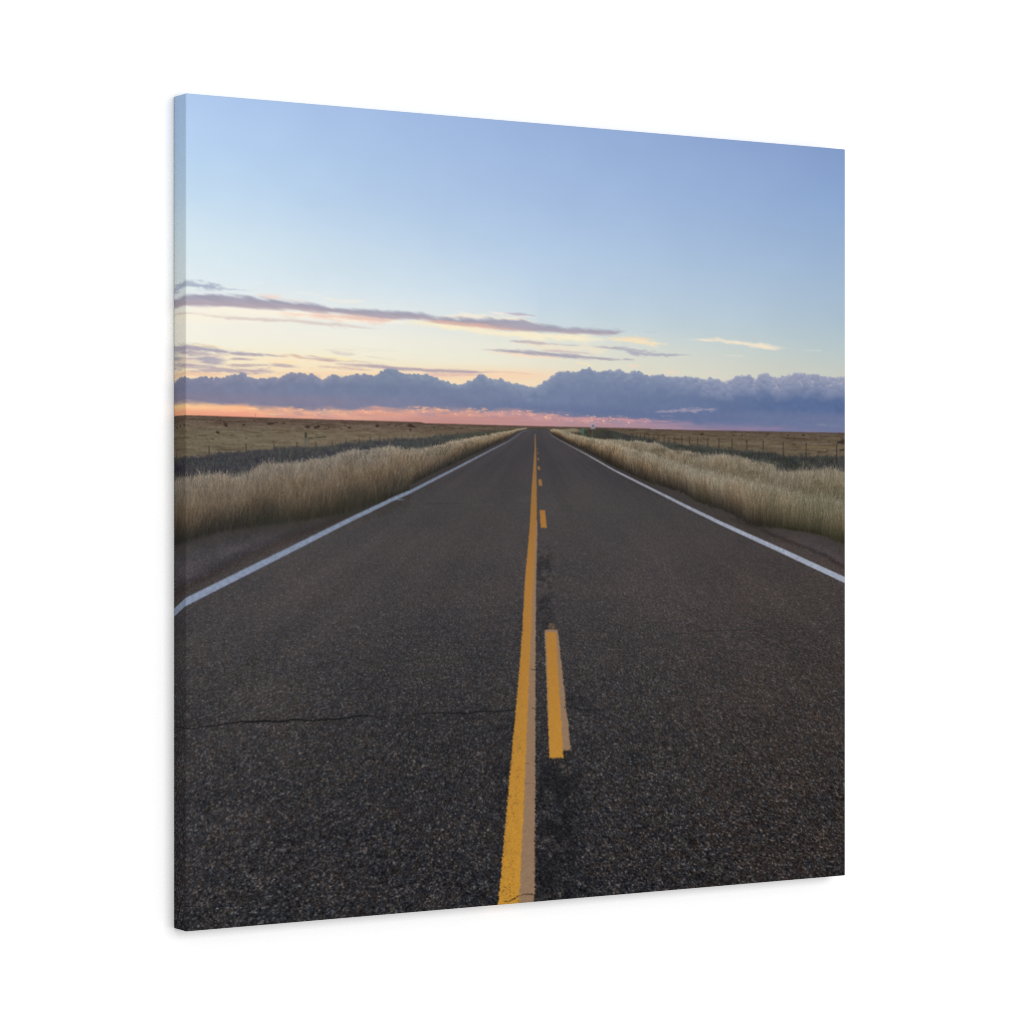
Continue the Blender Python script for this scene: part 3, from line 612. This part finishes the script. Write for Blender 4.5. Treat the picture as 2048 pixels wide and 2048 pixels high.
crack(sD((1600, 168, 3), (1750, 160, 4), (1932, 155, 3)), 27, .8, 2)
crack(sE((-60, 186, 4), (200, 178, 6), (320, 182, 9), (420, 175, 7), (500, 165, 8), (720, 158, 6)), 24, .85, 3)
crack(sE((1140, 120, 5), (1230, 148, 8), (1290, 158, 7), (1500, 155, 3), (1932, 150, 3)), 26, .6, 4)
crack(sC((150, 1430, 3), (500, 1422, 4), (700, 1400, 6), (900, 1392, 4), (1300, 1385, 3), (1740, 1395, 3)), 32, .3, 5)
crack(sB((0, 418, 3), (90, 414, 4), (220, 412, 4), (340, 410, 2)), 48, .5, 6)
crack(sE((510, 885, 9), (600, 855, 9), (670, 830, 7)), 30, .5, 7)
crack(sE((560, 320, 8), (640, 300, 9), (720, 290, 6)), 32, .5, 8)
crack(sE((250, 540, 5), (420, 525, 7), (640, 500, 5)), 32, .35, 9)
crack([(1490, 1790, 1.5), (1560, 1782, 2.0), (1640, 1780, 1.2)], 28, .5, 10)
cw = np.interp(PX, [322, 700, 780, 900, 1100, 1450, 1560], [9, 8, 3, 1.2, 1.2, 3, 5])[None, :]
vd = (y - yV[None, :]) / np.clip((y - 850) / 110, .1, 1.4)
foot = sm(26, 2, vd + 12 * fbm(Aw / 5, Bw / 4, 547, 4, .6)) * .5
road = road * (1 - foot[..., None]) + np.array([54, 50, 46], np.float32) * foot[..., None]
cover = sm(-cw, cw, y - yV[None, :] + fbm(Aw / 1.6, Bw / 3, 545, 4, .6) * 4.5 * np.clip((y - 860) / 120, .08, 1) + fbm(Aw / 9, Bw / 5, 546, 4, .6) * 6 * np.clip((y - 900) / 120, 0, 1))
img[rs] = img[rs] * (1 - cover[..., None]) + road * cover[..., None]
# white edge lines
ed = fbm(Aw / 1.5, Bw / 1.5, 550, 3, .6) * .6
colL = ramp(PX, [(322, (142, 154, 178)), (600, (134, 146, 168)), (800, (126, 138, 158)), (950, (124, 130, 146)), (1060, (116, 118, 128))])[None]
colR = ramp(PX, [(1090, (122, 118, 122)), (1200, (146, 144, 152)), (1350, (154, 158, 172)), (1500, (160, 167, 182)), (1700, (162, 171, 188))])[None]
wear = fbm(Aw / 3, Bw / 2, 551, 4, .6)
mL = sm(.75, -.75, np.abs(y - wlc) - wlh * .93 + ed * np.clip(wlh * .25, .1, 1)) * sm(1062, 1050, px) * np.clip(.93 + .2 * wear, 0, 1) * (.55 + .45 * sm(1056, 960, px))
mR = sm(.75, -.75, np.abs(y - wrc) - wrh * .9 + ed * np.clip(wrh * .25, .1, 1)) * sm(1092, 1104, px) * np.clip(.93 + .2 * wear, 0, 1) * (.6 + .4 * sm(1110, 1200, px))
for m, c in ((mL, colL), (mR, colR)):
    m = np.clip(m, 0, 1)[..., None]
    img[rs] = img[rs] * (1 - m) + (c + (wear * 5)[..., None]) * m
# a small tick of paint beside the left line
(x, yy), = sA((1775, 382)); streak([(x - 8, yy - .4, 1.1), (x, yy, 1.2), (x + 7, yy + .3, .7)], (128, 138, 158), .9, 77, .2)

# --- yellow centre markings
rs, cs = window(985, 1150, 862, 1850, 4)
y = PY[rs, cs]; px = PX[cs][None, :]; Aw = A[cs][None, :]; Bw = B[rs][:, None]
rgh = fbm(Aw / 1.8, Bw / 1.2, 560, 3, .65) * np.interp(y, [870, 1000, 1300, 1800], [.2, .8, 1.9, 3.2])
pit = fbm(Aw / 1.3, Bw / 1.0, 561, 3, .6)
ye = [(866, 1069.4), (900, 1069.0), (909, 1068.2), (978, 1063.3), (1030, 1060.7), (1066, 1058.6), (1159, 1049.8), (1262, 1044.6), (1380, 1035.2), (1561, 1018.8), (1808, 996.6), (1900, 988)]
yr_ = [(866, 1071.2), (900, 1072.3), (909, 1072.4), (978, 1073.4), (1030, 1073.4), (1066, 1071.6), (1159, 1066.5), (1262, 1061.8), (1380, 1056.9), (1561, 1049.6), (1808, 1038), (1900, 1034)]
tr_ = [(866, 1071.2), (900, 1072.4), (978, 1073.6), (1030, 1074.2), (1066, 1074.6), (1159, 1072.2), (1262, 1071.2), (1380, 1070.9), (1561, 1070.6), (1808, 1068.6), (1900, 1067)]
f2 = lambda t: np.interp(y, [p[0] for p in t], [p[1] for p in t])
tan = np.array([142, 115, 92], np.float32) + (pit * 7)[..., None]
yel = ramp(y.ravel(), [(866, (122, 98, 78)), (910, (138, 104, 70)), (1000, (150, 108, 60)), (1150, (166, 118, 60)), (1350, (174, 124, 56)), (1600, (186, 134, 54)), (1850, (190, 138, 52))]).reshape(y.shape + (3,)) + (pit * 6)[..., None]
gcol = grain[rs.start - r0: rs.stop - r0, cs]
yel = yel + (gcol * np.interp(y, [900, 1200, 1500, 1800], [1, 5, 9, 12]))[..., None] * np.array([1, .8, .4], np.float32)
tan = tan + (gcol * np.interp(y, [900, 1200, 1500, 1800], [1, 4, 7, 8]))[..., None]
rgh = rgh + gcol * np.interp(y, [900, 1200, 1500, 1800], [.2, .7, 1.1, 1.5])
holes = sm(.30, .5, pit + .25 * fbm(Aw / 5, Bw / 9, 562, 3)) * np.interp(y, [1100, 1400, 1800], [0, .35, .75]) * sm(3, 16, f2(yr_) - px)
def paint(l, r, top, bot, col, soft=.7, hol=None):
    m = sm(-soft, soft, px - l + rgh) * sm(-soft, soft, r - px + rgh) * sm(-1, 1, y - top + rgh) * sm(-1, 1, bot - y + rgh)
    if hol is not None: m = m * (1 - hol)
    lay(rs, cs, m.astype(np.float32), col)
paint(f2(yr_) - 4, f2(tr_), 1040, 9999, tan, .8)
paint(f2(ye), f2(yr_), 868, 9999, yel, .8, holes)
# broken line on the right: (top, bottom, left edge at top/bottom, right edge at top/bottom)
def dash(t, b, l0, l1, r0, r1, col, hol=None, soft=.8):
    k = (y - t) / (b - t)
    paint(l0 + (l1 - l0) * k, r0 + (r1 - r0) * k, t, b, col, soft, hol)
dash(1246, 1264, 1098, 1096, 1108, 1112, tan * .8, sm(-.3, .3, pit) * .8, 3)
dash(1259.5, 1501, 1088.8, 1098.2, 1115.6, 1141.8, tan)
dash(1264.5, 1516, 1092.5, 1098.8, 1111.6, 1126.6, yel, holes * 1.0)
dash(1020.3, 1055.5, 1079.2, 1081.6, 1090.0, 1093.8, yel * np.array([1.04, 1.02, .98], np.float32))
dash(958.6, 971.4, 1076.6, 1077.6, 1083.2, 1084.6, yel)
dash(932.8, 939.6, 1075.0, 1075.6, 1079.2, 1080.4, yel)
dash(915.8, 920.4, 1074.5, 1074.8, 1077.2, 1078.2, yel * .96)
dash(904.6, 907.6, 1074.2, 1074.4, 1076.6, 1077.0, yel * .9)
dash(897.0, 899.2, 1073.8, 1073.8, 1076.0, 1076.2, yel * .8)
# cracks running across the paint
def line(pts, w, col, al):
    for (xa, ya), (xb, yb_) in zip(pts[:-1], pts[1:]):
        ddx, ddy = xb - xa, yb_ - ya
        tt = np.clip(((px - xa) * ddx + (y - ya) * ddy) / (ddx * ddx + ddy * ddy), 0, 1)
        d = np.hypot(px - xa - tt * ddx, y - ya - tt * ddy) + rgh * .5
        lay(rs, cs, (sm(w, w * .3, d) * al).astype(np.float32), col)
line(sE((655, 1638), (690, 1632), (730, 1612), (765, 1590), (820, 1577), (862, 1580), (900, 1592)), 1.3, (44, 34, 28), .8)
line(sE((865, 142), (900, 143), (925, 150)), 1.3, (48, 38, 34), .8)
line(sB((862, 1695), (890, 1700), (940, 1702), (975, 1692)), 1.4, (38, 34, 34), .75)
line(sE((815, 722), (890, 724)), 1.0, (96, 76, 64), .6)
line(sE((812, 568), (835, 566)), 1.0, (70, 54, 46), .7)
line(sE((1105, 490), (1130, 480), (1160, 462)), 2.6, (32, 30, 30), .7)
line(sE((1118, 138), (1128, 120), (1122, 105)), 1.5, (36, 32, 32), .7)

img += rng.normal(0, .9, img.shape).astype(np.float32)          # printing grain
img = np.clip(img, 4, 254)
# merge to half the raster (print dots)
half = img[: n // 2 * 2, : n // 2 * 2].reshape(n // 2, 2, n // 2, 2, 3).mean((1, 3)) / 255.0
lin = np.where(half <= .04045, half / 12.92, ((half + .055) / 1.055) ** 2.4).astype(np.float32)

# light on the front for a white print, measured from the lamps below
INK = (1 / 1.288) * np.array([1, 1, 1], np.float32)
lin = np.clip(lin * INK, .0005, .92)

def ink_at(a, b):
    """colour of the print at unfolded canvas position (a across, b down; 0..1 is the front)"""
    s = N / 2
    x = np.clip((a + MARG) * s - .5, 0, lin.shape[1] - 1.001); yv = np.clip((b + MARG) * s - .5, 0, lin.shape[0] - 1.001)
    i = x.astype(int); j = yv.astype(int); fx = (x - i)[..., None]; fy = (yv - j)[..., None]
    return (lin[j, i] * (1 - fx) + lin[j, i + 1] * fx) * (1 - fy) + (lin[j + 1, i] * (1 - fx) + lin[j + 1, i + 1] * fx) * fy

# ------------------------------------------------------------------ meshes
def grid_mesh(name, co, colour, mat, parent):
    h, w = co.shape[:2]
    me = bpy.data.meshes.new(name)
    idx = np.arange(h * w).reshape(h, w)
    quads = np.stack([idx[:-1, :-1], idx[1:, :-1], idx[1:, 1:], idx[:-1, 1:]], -1).reshape(-1, 4)
    nf = len(quads)
    me.vertices.add(h * w); me.vertices.foreach_set("co", np.ascontiguousarray(co, np.float32).ravel())
    me.loops.add(nf * 4); me.loops.foreach_set("vertex_index", np.ascontiguousarray(quads, np.int32).ravel())
    me.polygons.add(nf)
    me.polygons.foreach_set("loop_start", np.arange(0, nf * 4, 4, dtype=np.int32))
    me.polygons.foreach_set("loop_total", np.full(nf, 4, np.int32))
    me.polygons.foreach_set("use_smooth", np.ones(nf, bool))
    me.update(calc_edges=True)
    at = me.color_attributes.new("print_ink", 'FLOAT_COLOR', 'POINT')
    rgba = np.ones((h * w, 4), np.float32); rgba[:, :3] = colour.reshape(-1, 3)
    at.data.foreach_set("color", rgba.ravel())
    me.materials.append(mat)
    o = bpy.data.objects.new(name, me); C.objects.link(o)
    o.parent = parent
    return o

def nodes(name):
    m = bpy.data.materials.new(name); m.use_nodes = True
    nt = m.node_tree; nt.nodes.clear()
    out = nt.nodes.new('ShaderNodeOutputMaterial'); p = nt.nodes.new('ShaderNodeBsdfPrincipled')
    nt.links.new(p.outputs['BSDF'], out.inputs['Surface'])
    return m, nt, p

canvas_mat, nt, p = nodes('printed_canvas')
ca = nt.nodes.new('ShaderNodeVertexColor'); ca.layer_name = "print_ink"
nt.links.new(ca.outputs['Color'], p.inputs['Base Color'])
p.inputs['Roughness'].default_value = .9
p.inputs['Specular IOR Level'].default_value = 0.0
tc = nt.nodes.new('ShaderNodeTexCoord')
wv = []
for ax in ('X', 'Z'):                                     # over-and-under canvas weave
    w = nt.nodes.new('ShaderNodeTexWave'); w.bands_direction = ax; w.inputs['Scale'].default_value = 420; w.inputs['Distortion'].default_value = .6
    nt.links.new(tc.outputs['Object'], w.inputs['Vector']); wv.append(w)
mx = nt.nodes.new('ShaderNodeMath'); mx.operation = 'MAXIMUM'
nt.links.new(wv[0].outputs['Fac'], mx.inputs[0]); nt.links.new(wv[1].outputs['Fac'], mx.inputs[1])
bp = nt.nodes.new('ShaderNodeBump'); bp.inputs['Strength'].default_value = .06; bp.inputs['Distance'].default_value = .0003
nt.links.new(mx.outputs[0], bp.inputs['Height']); nt.links.new(bp.outputs['Normal'], p.inputs['Normal'])

wall_mat, nt, p = nodes('white_wall_paint')
nz = nt.nodes.new('ShaderNodeTexNoise'); nz.inputs['Scale'].default_value = 160; nz.inputs['Detail'].default_value = 4
tc = nt.nodes.new('ShaderNodeTexCoord'); nt.links.new(tc.outputs['Object'], nz.inputs['Vector'])
bp = nt.nodes.new('ShaderNodeBump'); bp.inputs['Strength'].default_value = .03; bp.inputs['Distance'].default_value = .0005
nt.links.new(nz.outputs['Fac'], bp.inputs['Height']); nt.links.new(bp.outputs['Normal'], p.inputs['Normal'])
p.inputs['Base Color'].default_value = (.86, .86, .86, 1); p.inputs['Roughness'].default_value = .95; p.inputs['Specular IOR Level'].default_value = 0

canvas = bpy.data.objects.new('canvas_print', None); C.objects.link(canvas)
canvas.location = (0, 0, CENTRE_Z); canvas.empty_display_size = .1
canvas['label'] = 'square canvas print of an empty two-lane road at dusk on the white wall'
canvas['category'] = 'canvas print'

H = SIDE / 2
q_in = H - R                                              # flat part ends here
flat = np.linspace(-q_in, q_in, 1001)
fold = q_in + np.linspace(0, ARC, 7)[1:]
S = np.concatenate([-fold[::-1], flat, fold])             # unfolded coordinate across the front and both folds
yF = -(GAP + DEPTH)
gx_, gz_ = np.meshgrid(S, S[::-1])                        # z from the top down
qx = np.clip(gx_, -q_in, q_in); qz = np.clip(gz_, -q_in, q_in)
dx_, dz_ = gx_ - qx, gz_ - qz
mm = np.maximum(np.abs(dx_), np.abs(dz_)); ln = np.maximum(np.hypot(dx_, dz_), 1e-9)
ang = mm / ARC * (math.pi / 2)
co = np.stack([qx + dx_ / ln * R * np.sin(ang), yF + R * (1 - np.cos(ang)), qz + dz_ / ln * R * np.sin(ang)], -1)
front = grid_mesh('front_face', co, ink_at(gx_ + .5, .5 - gz_), canvas_mat, canvas)
front['label'] = 'front of the canvas with the picture of the road, grass and sunset clouds'

def side_wrap(edge_xz, edge_a, edge_b, da, db, label):
    """canvas carried straight back from one border of the front to the wall side"""
    t = np.linspace(0, DEPTH - R, 40)
    w = len(edge_xz)
    co = np.zeros((len(t), w, 3)); co[..., 0] = edge_xz[None, :, 0]; co[..., 2] = edge_xz[None, :, 1]
    co[..., 1] = (yF + R + t)[:, None]
    a = edge_a[None, :] + da * t[:, None]; b = edge_b[None, :] + db * t[:, None]
    o = grid_mesh('side_wrap', co, ink_at(a, b), canvas_mat, canvas)
    o['label'] = label
    return o
# borders of the front sheet, ordered so that the side faces look outwards
bl_ = co[:, 0]; br_ = co[:, -1]; bt_ = co[0]; bb_ = co[-1]
A2, B2 = gx_ + .5, .5 - gz_
side_wrap(bl_[:, [0, 2]], A2[:, 0], B2[:, 0], -1, 0, 'left side of the canvas where the picture wraps round the edge')
side_wrap(br_[::-1][:, [0, 2]], A2[::-1, -1], B2[::-1, -1], 1, 0, 'right side of the canvas turned away from view')
side_wrap(bt_[::-1][:, [0, 2]], A2[0, ::-1], B2[0, ::-1], 0, -1, 'top side of the canvas carrying the blue sky')
side_wrap(bb_[:, [0, 2]], A2[-1], B2[-1], 0, 1, 'bottom side of the canvas carrying the asphalt')

# white wall
me = bpy.data.meshes.new('wall')
me.from_pydata([(-6, 0, -3), (6, 0, -3), (6, 0, 6), (-6, 0, 6), (-6, .1, -3), (6, .1, -3), (6, .1, 6), (-6, .1, 6)], [],
               [(0, 1, 2, 3), (5, 4, 7, 6), (4, 0, 3, 7), (1, 5, 6, 2), (3, 2, 6, 7), (4, 5, 1, 0)])
me.materials.append(wall_mat)
wall = bpy.data.objects.new('wall', me); C.objects.link(wall); wall['kind'] = 'structure'

# ------------------------------------------------------------------ studio light
w = bpy.data.worlds.new("World"); bpy.context.scene.world = w; w.use_nodes = True
bg = w.node_tree.nodes['Background']; bg.inputs[0].default_value = (1, 1, 1, 1); bg.inputs[1].default_value = .62
la = bpy.data.lights.new('softbox', 'AREA'); la.shape = 'RECTANGLE'; la.size = 6.4; la.size_y = 5.6; la.energy = 620
lo_ = bpy.data.objects.new('softbox', la); C.objects.link(lo_)
lo_.location = (0.3, -9.0, CENTRE_Z + 1.0)
tgt = np.array([0, 0, CENTRE_Z]) - np.array(lo_.location)
import mathutils
lo_.rotation_euler = mathutils.Vector(tgt).to_track_quat('-Z', 'Y').to_euler()

# ------------------------------------------------------------------ camera
cam = bpy.data.cameras.new('Camera'); co_ = bpy.data.objects.new('Camera', cam); C.objects.link(co_)
F = 5744 / 2048
cam.sensor_width = 36; cam.lens = 36 * F; cam.clip_end = 100
th = math.asin(DZ * 5744)                                  # angle between view axis and wall normal
tx, tz = math.cos(th), math.sin(th)
cx_, cz_ = X0 + DX / 2, 5744 * (Z0 + DZ / 2)               # canvas centre seen from the camera
along = cx_ * tx + cz_ * tz; away = cz_ * tx - cx_ * tz
co_.location = (-along, yF - away, CENTRE_Z + 0.0005)
co_.rotation_euler = (math.pi / 2, 0, -th)
sc = bpy.context.scene
sc.camera = co_
sc.view_settings.view_transform = 'Standard'; sc.view_settings.look = 'None'
sc.view_settings.exposure = 0; sc.view_settings.gamma = 1; sc.view_settings.use_curve_mapping = False
sc.render.engine = 'CYCLES'
sc.cycles.use_denoising = False
sc.cycles.pixel_filter_type = 'BLACKMAN_HARRIS'; sc.cycles.filter_width = 1.1
